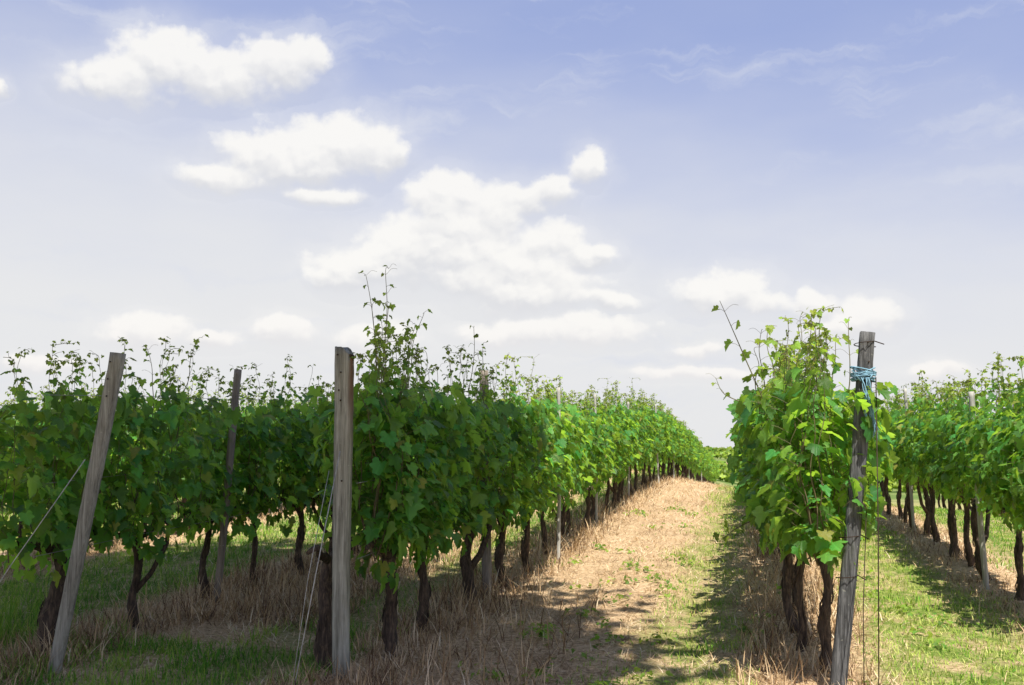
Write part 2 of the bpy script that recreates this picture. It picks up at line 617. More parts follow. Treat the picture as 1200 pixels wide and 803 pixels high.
def shoot_path(rs, x0, y0, z0, top, bulge, step=.06):
    """one cane growing up from the cordon, spreading outwards then drawn in by the wires"""
    n = max(4, int((top - z0) / step))
    side = 1 if rs.rand() < .5 else -1
    amp = side * rs.uniform(.2, 1) * bulge
    yl = rs.normal(0, .10)
    ph = rs.uniform(0, 6)
    p = []
    for i in range(n + 1):
        t = i / n
        p.append([x0 + amp * math.sin(min(1., t * 1.25) * math.pi) * (1 - .3 * t) + .012 * math.sin(ph + i), y0 + yl * t * 1.6 + .014 * math.cos(ph * 2 + i * 1.3), z0 + (top - z0) * t])
    # nodding tip
    tx, ty = rs.normal(0, .011), rs.normal(0, .011)
    for k in range(1, 4):
        q = p[-1]
        p.append([q[0] + tx * k * .8, q[1] + ty * k * .8, q[2] + .026 - .008 * k])
    return np.array(p)


def shoot_leaves(rs, p, acc, s0=.112, full=1.65, outward=None, skip=.08, tipage=True):
    n = len(p)
    for i in range(1, n):
        if rs.rand() < skip: continue
        z = p[i][2]
        t = i / n
        over = max(0., z - full)
        s = s0 * float(np.clip(rs.lognormal(-.08, .24), .5, 1.35)) * (1 - .55 * t ** 3) / (1 + over * 3.2)
        if i > n - 4: s *= .5
        if over > .12 and rs.rand() < .12: continue
        sg = outward if outward is not None else (1 if rs.rand() < .5 else -1)
        a = rs.normal(0, .75)
        d = np.array([sg * math.cos(a), math.sin(a), 0.])
        pl = s * rs.uniform(.5, 1.0)
        base = p[i] + d * pl + np.array([0, 0, pl * .35])
        nr = d * rs.uniform(.4, 1.1) + np.array([0, 0, rs.uniform(.45, 1.3)]) + rs.normal(0, .32, 3)
        tp = d * .5 + np.array([0, 0, -.8]) + rs.normal(0, .35, 3)
        age = min(1., max(0., (t - .75) * 2.2)) * .8 + min(.6, over * 1.2) + max(0, rs.normal(0, .08))
        acc.append((base, nr, tp, s, min(1., age), p[i]))
        if i > n - 6:   # small crowded leaves at the growing tip
            for q in range(2):
                e = rs.normal(0, 1, 3) * [.022, .022, .014]
                acc.append((p[i] + e, e * 20 + np.array([0, 0, .5]), e * 20 + rs.normal(0, .4, 3), rs.uniform(.018, .036), 1., p[i]))


def make_meshes(seed, nshoot=13, top=1.89, topsd=.10, half=.27, fill=370, low=.60, length=.56):
    rs = np.random.RandomState(seed)
    acc = []
    st = MB()
    for k in range(nshoot):
        y0 = -length + 2 * length * (k + rs.rand()) / nshoot
        tp = top + rs.normal(0, topsd)
        p = shoot_path(rs, rs.uniform(-.05, .05), y0, .66 + rs.uniform(-.05, .08), tp, half * .75)
        shoot_leaves(rs, p, acc)
        st.tube(p, [max(.0018, .0052 * (1 - i / len(p))) for i in range(len(p))], 4, cap=False)
        if rs.rand() < .5:   # tendril
            q = p[-4]
            a = rs.uniform(0, 6.28)
            tp_ = [[q[0] + math.cos(a) * .012 * j + .008 * math.sin(j * 1.5), q[1] + math.sin(a) * .012 * j, q[2] + .016 * j - .0012 * j * j] for j in range(7)]
            st.tube(tp_, .0011, 3, cap=False)
    # leaves on side shoots: they fill the wall of the canopy
    for k in range(fill):
        sg = 1 if rs.rand() < .5 else -1
        z = low + .12 + (top - .25 - low - .12) * rs.rand() ** .85
        bul = half * (.62 + .5 * math.sin(min(.93, (z - low + .08) / 1.6) * math.pi) ** .6)
        y = rs.uniform(-length - .05, length + .05)
        x = sg * bul * rs.uniform(.55, 1.15) * (1 + .25 * math.sin(y * 9 + z * 7 + seed))
        d = np.array([sg * 1., rs.normal(0, .5), 0])
        nr = d * rs.uniform(.4, 1.2) + np.array([0, 0, rs.uniform(.35, 1.2)]) + rs.normal(0, .32, 3)
        acc.append((np.array([x, y, z]), nr, d * .4 + np.array([0, 0, -.9]) + rs.normal(0, .35, 3), float(np.clip(rs.lognormal(math.log(.083), .30), .04, .15)), max(0, rs.normal(.08, .16)), np.array([x * .6, y, z - .05])))
    # a few hanging low
    for k in range(int(fill * .13)):
        sg = 1 if rs.rand() < .5 else -1
        y = rs.uniform(-length, length)
        z = low + rs.uniform(-.10, .14) + .08 * math.sin(y * 6 + seed)
        d = np.array([sg, rs.normal(0, .4), 0])
        acc.append((np.array([sg * rs.uniform(.02, .2), y, z + .08]), d + np.array([0, 0, .35]) + rs.normal(0, .2, 3), np.array([0, 0, -1]) + rs.normal(0, .25, 3), rs.uniform(.07, .12), .0, np.array([0, y, z + .16])))
    # leaf stalks of the first few hundred leaves
    for a in acc[::2]:
        if np.linalg.norm(a[0] - a[5]) > .01:
            st.tube([a[5], (a[0] + a[5]) / 2 + np.array([0, 0, .008]), a[0]], .0013, 3, cap=False)
    pos, nr, tp, s, age, _ = zip(*acc)
    fol = leaf_mesh('foliage', np.array(pos), np.array(nr), np.array(tp), np.array(s), np.array(age), rs)
    return fol, st.me('stem', M_STEM)


def trunk_mesh(seed, r0=.036, fork=False, height=.66, thick_mid=0.):
    rs = np.random.RandomState(seed)
    rr = random.Random(seed)
    mb = MB()
    n = 16
    lx, ly = rs.normal(0, .045), rs.normal(0, .06)
    ph = rs.uniform(0, 6, 3)
    pts, rad = [], []
    for i in range(n + 1):
        t = i / n
        pts.append((lx * math.sin(t * 2.4) + .014 * math.sin(ph[0] + t * 9), ly * t + .018 * math.sin(ph[1] + t * 7), -.06 + (height + .06) * t))
        rad.append(r0 * (1.25 - .45 * t + .12 * math.sin(ph[2] + t * 14) + (.55 * max(0, t - .85) / .15) + (.35 * max(0, .12 - t) / .12) + thick_mid * math.exp(-((t - .35) / .2) ** 2)))
    mb.tube(pts, rad, 12, .16, rr)
    hx, hy, hz = pts[-1]
    for s in (-1, 1):
        L = rs.uniform(.38, .55)
        q = []
        for i in range(7):
            t = i / 6
            q.append((hx * (1 - t) + .02 * math.sin(t * 6 + ph[0]), hy + s * L * t, hz - .03 + .12 * math.sin(t * 1.7) + .015 * math.sin(t * 11)))
        mb.tube(q, [r0 * (.75 - .4 * i / 6) for i in range(7)], 8, .15, rr)
    if fork:
        q = [(pts[7][0], pts[7][1], pts[7][2]), (pts[7][0] + .09, pts[7][1] + .08, pts[7][2] + .14), (pts[7][0] + .14, pts[7][1] + .2, height - .05), (pts[7][0] + .1, pts[7][1] + .28, height + .1)]
        mb.tube(q, [r0 * .7, r0 * .6, r0 * .55, r0 * .45], 9, .15, rr)
    # peeling strips of bark
    for k in range(10):
        i = rs.randint(1, n - 3)
        a = rs.uniform(0, 6.28)
        r = rad[i] * 1.08
        p0 = Vector(pts[i]) + Vector((math.cos(a) * r, math.sin(a) * r, 0))
        p1 = Vector(pts[i + 2]) + Vector((math.cos(a + .2) * rad[i + 2] * 1.05, math.sin(a + .2) * rad[i + 2] * 1.05, 0))
        p2 = p1 + Vector((math.cos(a) * .012, math.sin(a) * .012, .04))
        mb.tube([p0, (p0 + p1) / 2 + Vector((math.cos(a), math.sin(a), 0)) * .008, p1, p2], [.004, .006, .004, .002], 4, .2, rr)
    return mb.me('trunk', M_BARK, smooth=False)


VAR = [make_meshes(100 + i) for i in range(14)]
VARH = [make_meshes(130 + i, top=1.84, low=.80, fill=300, half=.25) for i in range(8)]
TRUNKS = [trunk_mesh(200 + i, r0=.023 + .012 * ((i * 7) % 5) / 4, fork=(i % 5 == 2)) for i in range(12)]

ORD = 'first second third fourth fifth sixth seventh eighth ninth tenth eleventh twelfth thirteenth fourteenth fifteenth sixteenth seventeenth eighteenth nineteenth twentieth'.split()
rv = random.Random(5)


def vine(x, y, fol, stem, trunk, label, group, rz=0., sz=1., extra=()):
    o = empty('grapevine', (x, y, gz(x, y)), rz)
    tag(o, label, 'grapevine', group)
    link('trunk', trunk, o)
    f = link('foliage', fol, o)
    s = link('stem', stem, o)
    f.scale = s.scale = (1, 1, sz)
    return o, f, s


def row(X, ylist, name, group, special={}, var=None):
    var = var or VAR
    for i, y in enumerate(ylist):
        x = X + rv.uniform(-.04, .04)
        if isinstance(y, tuple): x, y = y
        if i < 20:
            looks = ['gnarled dark-barked', 'leafy', 'bushy', 'dark-trunked'][i % 4]
            lab = 'leafy grapevine, %s vine of the row %s' % (ORD[i], name)
        else:
            lab = 'small distant vine of the row %s' % name
        fm, sm_ = var[rv.randrange(len(var))]
        tm = TRUNKS[rv.randrange(12)]
        rz = rv.choice((0, math.pi))
        sz = rv.uniform(.93, 1.02)
        if i in special:
            s = special[i]
            if 'mesh' in s: fm, sm_ = s['mesh']; rz = 0
            if 'trunk' in s: tm = s['trunk']; rz = 0
            if 'label' in s: lab = s['label']
        o_, f_, s_ = vine(x, y, fm, sm_, tm, lab, group, rz, sz)
        if i in special and 'shift' in special[i]:
            f_.location = s_.location = special[i]['shift']


def ext(lst, end, step=1.03, seed=1):
    r = random.Random(seed)
    out = list(lst)
    y = out[-1][1] if isinstance(out[-1], tuple) else out[-1]
    while y < end:
        y += step * r.uniform(.86, 1.14)
        out.append(y)
    return out


def tall(seed, x, y, shoots):
    """extra long canes standing out of the top of a vine: own parts"""
    return seed


# central row, behind the thick upright post
A = ext([(-2.60, 5.92), (-2.33, 6.32), (-2.36, 7.06), (-2.30, 8.15), (-2.22, 8.95), (-2.24, 9.9), (-2.26, 11.1)], 60, .97, 3)
row(-2.33, A, 'behind the thick upright post', 'grapevines in the row behind the thick upright post', {
    0: dict(mesh=make_meshes(301, 5, 1.85, .1, .13, 70, .95, .16), shift=(.24, .12, 0), trunk=trunk_mesh(401, .040, False, .66, .4), label='grapevine with thick peeling trunk just behind the thick upright post'),
    1: dict(mesh=make_meshes(302, 15, 1.98, .12, .28, 450, .60, .46), trunk=trunk_mesh(402, .040), label='bushy grapevine under the tallest bare shoots beside the thick upright post'),
    2: dict(mesh=make_meshes(303, 14, 1.95, .10, .31, 470), trunk=trunk_mesh(403, .034)),
    3: dict(mesh=make_meshes(304, 14, 1.98, .10, .31, 450), trunk=trunk_mesh(404, .045, True)),
    4: dict(mesh=make_meshes(305, 14, 1.95, .10, .30, 430), trunk=trunk_mesh(405, .036)),
})
# row of the leaning post
B = ext([(-4.66, 6.0), (-4.52, 6.75), (-4.68, 8.0), (-4.52, 8.6), (-4.4, 9.3), (-4.4, 10.0)], 36, .9, 4)
row(-4.42, B, 'behind the leaning post', 'grapevines in the row behind the leaning post', {
    0: dict(trunk=trunk_mesh(411, .055, False, .66, .4), label='grapevine with thick peeling trunk just behind the leaning post'),
    1: dict(mesh=make_meshes(312, 14, 1.98, .12, .30, 430), trunk=trunk_mesh(412, .03, True), label='grapevine with slender forked trunk between the leaning post and the round brown post'),
})
C = ext([(-7.75, 7.2), -7.75 and 8.3], 34, 1.05, 5)
row(-7.75, C, 'one alley beyond the leaning post', 'grapevines in the row one alley beyond the leaning post')
DD = ext([11.0], 33, 1.1, 6)
row(-9.9, DD, 'two alleys beyond the leaning post', 'grapevines in the row two alleys beyond the leaning post')
EE = ext([14.0], 32, 1.15, 7)
row(-12.4, EE, 'three alleys beyond the leaning post', 'grapevines in the row three alleys beyond the leaning post')
# row behind the post with blue twine
RW = ext([(.37, 6.42), (.27, 6.95), (.25, 7.55), (.27, 8.4), (.29, 9.3)], 36, 1.02, 8)
row(.26, RW, 'behind the post tied with blue twine', 'grapevines in the row behind the post tied with blue twine', {
    0: dict(mesh=make_meshes(321, 18, 1.93, .09, .27, 560, .76), trunk=trunk_mesh(421, .030), label='bushy grapevine directly behind the post tied with blue twine'),
    1: dict(mesh=make_meshes(323, 8, 1.9, .09, .26, 190, .72), trunk=trunk_mesh(423, .025)),
    2: dict(mesh=make_meshes(322, 15, 1.95, .09, .24, 440, .64), trunk=trunk_mesh(422, .030)),
})
S = ext([(2.10, 7.9), (2.12, 8.65), (2.12, 9.2), 10.2, 11.0, (2.10, 11.75), (2.16, 12.15)], 26, .86, 9)
row(2.12, S, 'beyond the green grass alley', 'grapevines in the row beyond the green grass alley', var=VARH)
T = ext([10.5], 30, 1.05, 10)
row(4.9, T, 'two alleys beyond the blue twine', 'grapevines in the row two alleys beyond the blue twine')
U = ext([15.], 30, 1.15, 11)
row(7.1, U, 'three alleys beyond the blue twine', 'grapevines in the row three alleys beyond the blue twine')

vines = [o for o in COL.objects if o.name.startswith('grapevine')]


def find_vine(x, y):
    return min((o for o in vines), key=lambda o: (o.location.x - x) ** 2 + (o.location.y - y) ** 2)


def long_shoot(vineobj, pts, seed, r=.005, leaf=.07, gap=.10, start=.0, age=.35):
    """a long cane with sparse leaves, part of its vine; pts in world coordinates"""
    rs = np.random.RandomState(seed)
    pts = [Vector(p) for p in pts]
    # resample smooth
    dense = []
    for i in range(len(pts) - 1):
        p0 = pts[max(i - 1, 0)]; p1 = pts[i]; p2 = pts[i + 1]; p3 = pts[min(i + 2, len(pts) - 1)]
        for k in range(6):
            t = k / 6
            dense.append(.5 * ((2 * p1) + (p2 - p0) * t + (2 * p0 - 5 * p1 + 4 * p2 - p3) * t * t + (3 * p1 - p0 - 3 * p2 + p3) * t ** 3))
    dense.append(pts[-1])
    inv = Matrix.Rotation(-vineobj.rotation_euler.z, 4, 'Z') @ Matrix.Translation(-vineobj.location)
    loc = [inv @ p for p in dense]
    mb = MB()
    n = len(loc)
    mb.tube(loc, [max(.0012, r * (1 - .8 * i / n)) for i in range(n)], 5)
    acc = []
    L = 0.
    nextl = start
    sg = 1
    tot = sum((loc[i + 1] - loc[i]).length for i in range(n - 1))
    for i in range(1, n):
        L += (loc[i] - loc[i - 1]).length
        if L >= nextl:
            nextl = L + gap * rs.uniform(.6, 1.4) * (1 - .45 * L / tot)
            sg = -sg
            a = rs.normal(0, .8) + (0 if sg > 0 else math.pi)
            d = np.array([math.cos(a), math.sin(a), 0])
            s = leaf * rs.uniform(.6, 1.2) * (1 - .5 * L / tot)
            pn = np.array(loc[i])
            base = pn + d * s * .8 + np.array([0, 0, s * .35])
            mb.tube([pn, (pn + base) / 2 + np.array([0, 0, .006]), base], .0012, 3, cap=False)
            acc.append((base, d * .6 + np.array([0, 0, .7]) + rs.normal(0, .4, 3), d * .6 + np.array([0, 0, -.7]) + rs.normal(0, .4, 3), s, min(1, age + .4 * L / tot)))
            if rs.rand() < .35:
                b = a + math.pi
                mb.tube([[pn[0] + math.cos(b) * .014 * j, pn[1] + math.sin(b) * .014 * j + .008 * math.sin(j * 1.4), pn[2] + .018 * j - .002 * j * j] for j in range(7)], .0010, 3, cap=False)
    sh = mb.build('shoot', M_STEM, vineobj)
    pos, nr, tp, s, ag = zip(*acc)
    link('shoot_foliage', leaf_mesh('shoot_foliage', np.array(pos), np.array(nr), np.array(tp), np.array(s), np.array(ag), rs), sh)


def up_shoot(v, x, y, z0, z1, dx, dy, seed, **kw):
    """z measured above the ground"""
    g0 = gz(x, y)
    r = random.Random(seed)
    n = 5
    pts = [(x + dx * (i / n) ** 1.3 + r.uniform(-.015, .015), y + dy * (i / n) + r.uniform(-.015, .015), g0 + z0 + (z1 - z0) * i / n) for i in range(n + 1)]
    pts.append((pts[-1][0] + r.uniform(-.06, .06), pts[-1][1] + r.uniform(-.03, .03), pts[-1][2] + .01))
    long_shoot(v, pts, seed, **kw)


va = find_vine(-2.33, 6.32)
for k, (x, y, z1, dx, dy, lf) in enumerate([(-2.40, 6.25, 2.50, -.10, 0, .08), (-2.40, 6.25, 2.54, .03, 0, .07), (-2.36, 6.3, 2.18, .15, .1, .11), (-2.34, 6.35, 2.26, .16, .1, .09), (-2.40, 6.3, 2.2, -.04, .05, .12), (-2.46, 6.3, 2.12, -.02, .1, .12), (-2.42, 6.3, 2.32, -.08, 0, .09), (-2.3, 6.3, 2.1, .05, .1, .12), (-2.44, 6.25, 2.05, .06, 0, .12)]):
    up_shoot(va, x, y, 1.3, z1, dx, dy, 500 + k, leaf=lf, gap=.09, start=.1)
vb = find_vine(-4.5, 6.7)
up_shoot(vb, -4.45, 7.1, 1.4, 2.2, .12, .05, 520, leaf=.08)
up_shoot(vb, -4.40, 6.7, 1.4, 2.1, -.1, .05, 521, leaf=.07)
v3 = find_vine(-2.3, 8.15)
up_shoot(v3, -2.3, 8.0, 1.4, 2.3, .05, .05, 522, leaf=.07)
up_shoot(v3, -2.25, 8.4, 1.4, 2.2, -.05, .05, 523, leaf=.06)
vr = find_vine(.4, 6.45)
g0 = gz(.4, 6.4)
long_shoot(vr, [(.18, 6.3, g0 + 1.3), (.10, 6.25, g0 + 1.55), (-.02, 6.2, g0 + 1.85), (-.12, 6.15, g0 + 2.10), (-.17, 6.12, g0 + 2.22)], 530, r=.006, leaf=.10, gap=.12, start=.35)
for k, (x, y, z1, dx, dy, lf) in enumerate([(.10, 6.35, 2.05, -.04, 0, .12), (.26, 6.3, 2.12, .06, 0, .11), (.42, 6.45, 2.15, -.03, .1, .11), (.16, 6.5, 2.10, -.05, .1, .12), (.56, 6.4, 2.12, .05, 0, .06), (.34, 6.3, 1.98, .12, 0, .12), (.04, 6.5, 1.95, .0, 0, .13), (.48, 6.5, 2.0, .04, 0, .12), (.2, 6.25, 1.95, .02, 0, .13)]):
    up_shoot(vr, x, y, 1.45, z1, dx, dy, 540 + k, leaf=lf, gap=.10, start=.1)
vr2 = find_vine(.27, 7.5)
g1 = gz(.1, 7.5)
long_shoot(vr2, [(.05, 7.6, g1 + .8), (-.12, 7.65, g1 + .72), (-.25, 7.6, g1 + .62)], 550, leaf=.13, gap=.06, start=.05)
long_shoot(vr2, [(.0, 7.2, g1 + 1.6), (-.18, 7.2, g1 + 1.68), (-.24, 7.2, g1 + 1.8)], 551, leaf=.06, gap=.06, start=.1)


# ------------------------------------------------------------------ posts
def post(name, base, top, r, material, label, group=None, square=0., groove=0., sides=20, sx=1., tops=None, taper=.94, seed=1, nails=0):
    o = empty(name, base)
    tag(o, label, 'post', group)
    rr = random.Random(seed)
    b = Vector(base)
    tv = Vector(top) - b
    mb = MB()
    n = 40
    pts = []
    for i in range(n + 1):
        t = i / n
        z = -.25 / tv.length * (1 - t) + t
        p = tv * z
        pts.append((p.x / sx + rr.uniform(-.0012, .0012) + .006 * math.sin(t * 5 + seed), p.y + rr.uniform(-.0012, .0012), p.z))
    mb.tube(pts, [r * (taper + (1 - taper) * i / n) for i in range(n + 1)], sides, .02, rr, square=square, groove=groove, tops=tops)
    body = mb.build('shaft', material, o)
    body.scale = (sx, 1, 1)
    for k in range(nails):
        z = tv.length * (.97 - .055 * k) if k < 3 else tv.length * rr.uniform(.3, .85)
        q = tv * (z / tv.length)
        nb = MB()
        a = rr.uniform(-1.9, -1.2)
        dr = Vector((math.cos(a), math.sin(a), 0))
        nb.tube([q + dr * r * .8, q + dr * r * 1.12, q + dr * r * 1.16], [.003, .003, .006], 6)
        nb.build('nail', M_NAIL, o)
    return o


def P3(x, y, z=0.): return (x, y, gz(x, y) + z)


post('wooden_post', P3(-2.42, 5.72), (-2.455, 5.74, gz(-2.42, 5.72) + 1.99), .053, M_POST, 'thick upright grey wooden post with slanted top and nail holes', square=3.2, sx=1.05,
     tops=lambda c, s: -.10 * max(0., c - .05) ** 1.5 - .012 * max(0, -s), taper=.84, seed=3, nails=5)
post('wooden_post', P3(-4.19, 5.46), (-3.90, 5.53, gz(-4.19, 5.46) + 1.97), .045, M_POST_C, 'grey wooden post leaning over, held by its pale guy wire', square=2.6, taper=.82, seed=4, nails=3)
post('wooden_post', P3(.42, 5.9), (.655, 5.92, gz(.42, 5.94) + 2.0), .041, M_POST_G, 'dark grooved wooden post tied with blue twine', square=4., groove=.22, sides=32, taper=1.08, seed=5, nails=3)
post('wooden_post', P3(-4.45, 7.8), (-4.34, 7.86, gz(-4.22, 7.6) + 2.0), .032, M_POST_B, 'slim round brown post rising from the foliage between the two thick posts', taper=1.0, seed=6)
post('wooden_post', P3(-2.30, 8.62), (-2.36, 8.75, gz(-2.3, 8.62) + 1.98), .042, M_POST_B, 'half hidden brown post whose rounded top pokes out of the central foliage', taper=1.05, seed=7)
sg_ = 'pale stakes along the vine rows'
STK = [(-2.06, 10.75, 1.86, 'central'), (-2.24, 14.6, 1.88, 'central'), (-2.3, 19., 1.82, 'central'), (-2.15, 23.6, 1.85, 'central'), (-2.2, 29, 1.85, 'central'), (-2.2, 36, 1.85, 'central'), (-2.15, 44, 1.9, 'central')]
for i, (x, y, h, _) in enumerate(STK):
    post('vineyard_stake', P3(x, y), (x + rv.uniform(-.05, .05), y + .03, gz(x, y) + h), .019, M_PALE, 'thin pale stake, %s stake along the row behind the thick upright post' % ORD[i], sg_, square=3, sides=12, taper=1., seed=30 + i)
STK2 = [(1.98, 9.72, 1.75), (2.05, 14.2, 1.9), (2.05, 19, 1.9)]
for i, (x, y, h) in enumerate(STK2):
    post('vineyard_stake', P3(x, y), (x - .04, y + .03, gz(x, y) + h), .024 if i == 0 else .02, M_PALE,
         'whitish weathered stake among the dark trunks beyond the green grass alley' if i == 0 else 'pale stake, %s stake along the row beyond the green grass alley' % ORD[i], sg_, square=3, sides=12, taper=1., seed=40 + i)
for i, (x, y) in enumerate([(-4.4, 14.), (-4.4, 20), (.33, 11.5), (.33, 17.)]):
    post('vineyard_stake', P3(x, y), (x, y, gz(x, y) + 1.9), .022, M_PALE, 'pale stake, %s stake along the row behind the %s' % (ORD[i % 2], 'leaning post' if i < 2 else 'post tied with blue twine'), sg_, square=3, sides=12, taper=1., seed=50 + i)


# ------------------------------------------------------------------ wires
def wire(name, pts, r, material, label, cat, group=None, sides=5):
    mb = MB()
    mb.tube(pts, r, sides)
    return tag(mb.build(name, material), label, cat, group)


gp = gz(-2.42, 5.72)
wire('guy_wire', [(-2.43, 5.66, gp + 1.34), (-2.44, 5.36, gp + .62), P3(-2.455, 5.1, -.05)], .003, M_GUY, 'pale guy wire slanting from the thick upright post to the grass', 'wire')
wire('guy_wire', [(-2.50, 5.66, gp + 1.22), (-2.50, 5.40, gp + .62), P3(-2.47, 5.12, -.05)], .002, M_GUY, 'thinner second guy wire close beside the thick upright post', 'wire')
gp = gz(-4.19, 5.46)
wire('guy_wire', [(-4.02, 5.42, gp + 1.30), (-4.45, 5.35, gp + .66), P3(-4.92, 5.28, -.05)], .003, M_GUY, 'pale guy wire slanting away from the leaning post', 'wire')
gp = gz(.42, 5.94)
wire('guy_wire', [(.68, 5.86, gp + 1.74), (.63, 5.6, gp + .9), P3(.565, 5.34, -.05)], .0032, M_NAIL, 'dark twisted guy wire hanging down beside the post tied with blue twine', 'wire')
wire('guy_wire', [(.60, 5.85, gp + 1.0), (.54, 5.6, gp + .5), P3(.505, 5.40, -.05)], .0028, M_NAIL, 'short dark guy wire on the lower half of the grooved post', 'wire')
# wire rings on the grooved post: parts of it
pr = [o for o in COL.objects if o.get('label', '').startswith('dark grooved')][0]
for z in (.62, .84, 1.92):
    c = (Vector((.65, 5.92, 0)) - Vector((.42, 5.9, 0))) * (z / 2.06)
    mb = MB()
    ring = [(c.x + .058 * math.cos(a * .4), c.y + .058 * math.sin(a * .4), z + .002 * a) for a in range(17)]
    ring += [(c.x + .10, c.y - .03, z + .01)]
    mb.tube(ring, .003, 4)
    mb.build('wire_tie', M_NAIL, pr)
# blue twine: knotted loops and hanging strands
rr = random.Random(12)
tw = empty('twine', (.62, 5.92, gp + 1.76))
tag(tw, 'blue twine knotted round the grooved post and hanging down in a tangle', 'twine')
mb = MB()
for k in range(7):
    z = rr.uniform(-.03, .035)
    tilt = rr.uniform(-.02, .02)
    R0 = .060 + rr.uniform(0, .012)
    mb.tube([(R0 * math.cos(a * .35), R0 * math.sin(a * .35), z + tilt * math.cos(a * .35)) for a in range(19)], .0042, 5)
for k in range(5):
    mb.tube([(rr.uniform(-.065, .065), -.055 + rr.uniform(-.02, .01), rr.uniform(-.04, .04)) for _ in range(5)], .0045, 5)
mb.build('knot', M_BLUE, tw)
for k in range(8):
    mb = MB()
    x0 = rr.uniform(-.02, .025)
    L = rr.uniform(.16, .41)
    pts = []
    for i in range(9):
        t = i / 8
        pts.append((x0 + .035 * t + .012 * math.sin(k + t * 8), -.062 - .015 * math.sin(k * 2 + t * 5) - .01 * rr.random(), -.02 - L * t))
    if k % 3 == 0:
        q = pts[-1]
        pts += [(q[0] + .012, q[1], q[2] - .01), (q[0] + .018, q[1], q[2] + .03), (x0 + .03, -.07, -.1)]
    mb.tube(pts, .0028, 5)
    mb.build('strand', M_BLUE, tw)

# trellis wires through every row
for (X, y0, y1, nm) in ((-2.33, 5.72, 60, 'behind the thick upright post'), (-4.42, 5.5, 36, 'behind the leaning post'), (.40, 5.9, 36, 'behind the post tied with blue twine'),
                        (2.12, 7.9, 30, 'beyond the green grass alley'), (-7.75, 7., 34, 'one alley beyond the leaning post')):
    for z, zn in ((.70, 'lowest'), (1.15, 'middle'), (1.72, 'top')):
        yy = np.arange(y0, y1, 1.2)
        xo = 0.
        wire('trellis_wire', [(X + .02 * math.sin(z * 9), y, gz(X, y) + z + .01 * math.sin(y)) for y in yy], .0018, M_WIRE, '%s thin trellis wire of the row %s' % (zn, nm), 'wire', 'trellis wires', 4)


# ------------------------------------------------------------------ grass and straw
def blades(name, x, y, h, lean, az, w, tone, material, label, rs, bend=.5):
    n = len(x)
    z = g(x, y) - .008
    base = np.stack([x, y, z], 1)
    d = np.stack([np.cos(az), np.sin(az), 0 * az], 1)
    sd_ = np.stack([-np.sin(az), np.cos(az), 0 * az], 1)
    up_ = np.array([0, 0, 1.])
    hc = (h * np.cos(lean))[:, None]
    hs = (h * np.sin(lean))[:, None]
    w2 = (w / 2)[:, None]
    mid = base + d * hs * .45 + up_ * hc * .55
    tip = base + d * hs * (1 + bend * .3) + up_ * hc
    V = np.stack([base - sd_ * w2, base + sd_ * w2, mid + sd_ * w2 * .8, mid - sd_ * w2 * .8, tip], 1).reshape(-1, 3)
    i0 = np.arange(n) * 5
    q = np.stack([i0, i0 + 1, i0 + 2, i0 + 3, i0 + 3, i0 + 2, i0 + 4], 1)
    sizes = np.tile([4, 3], n)
    me = mesh_np(name, V, q, sizes, material, {'tone': np.repeat(tone, 2)})
    o = link(name, me)
    return tag(o, label, 'grass', kind='stuff')


rs = np.random.RandomState(77)


def sample(n, y0, y1, x0, x1, pw=1.0):
    """ground points, denser near the camera"""
    u = rs.rand(n)
    if pw == 1.0:
        y = y0 * (y1 / y0) ** u
    else:
        a = 1 - pw
        y = (y0 ** a + u * (y1 ** a - y0 ** a)) ** (1 / a)
    x = x0 + (x1 - x0) * rs.rand(n)
    # keep the wedge a camera standing here or a step aside could see
    k = (x < .32 * y + 1.5) & (x > -.95 * y - 1.5)
    return x[k], y[k]


def smooth(a, b, v):
    t = np.clip((v - a) / (b - a), 0, 1)
    return t * t * (3 - 2 * t)


def green_amount(x, y):
    wob = x + (vnoise(x, y, .9, 3) - .5) * .5
    band = lambda a, b, s=.18: smooth(a - s, a + s, wob) * (1 - smooth(b - s, b + s, wob))
    n1 = vnoise(x, y, 1.7, 5)
    n2 = vnoise(x, y, 5., 6)
    k = band(-.78, -.12) * .9 * smooth(.25, .5, n1 * .5 + n2 * .5)
    k = np.maximum(k, band(.72, 1.78) * (1 - .85 * (1 - smooth(5.9, 6.6, y + n1)) ))
    k = np.maximum(k, band(-3.3, -2.7) * (.3 + .6 * (y > 11)) * smooth(.3, .55, n1 * .6 + n2 * .4 + .1))
    k = np.maximum(k, (1 - smooth(6.5, 7.1, y + (n1 - .5) * 1.4)) * (x < -2.5) * smooth(.38, .6, n1 * .5 + n2 * .5 + .08))
    k = np.maximum(k, (1 - smooth(6.0, 6.6, y + (n1 - .5))) * (x > -1.1) * (x < .0) * .6)
    k = np.maximum(k, band(-7.0, -5.1) * .75)
    k = np.maximum(k, band(2.6, 4.3))
    k = np.maximum(k, (wob > 5.3) * .8 + 0.)
    k = np.maximum(k, (wob < -8.6) * .8 + 0.)
    # scattered weeds on the bare straw
    k = np.maximum(k, smooth(.80, .9, n2 * .55 + n1 * .45) * .7)
    return np.clip(k, 0, 1)


def under_vine(x):
    d = np.min([np.abs(x - a) for a in (-2.30, -4.5, .33, 2.12, -7.75, 4.9, -9.9)], axis=0)
    return 1 - smooth(.25, .52, d)


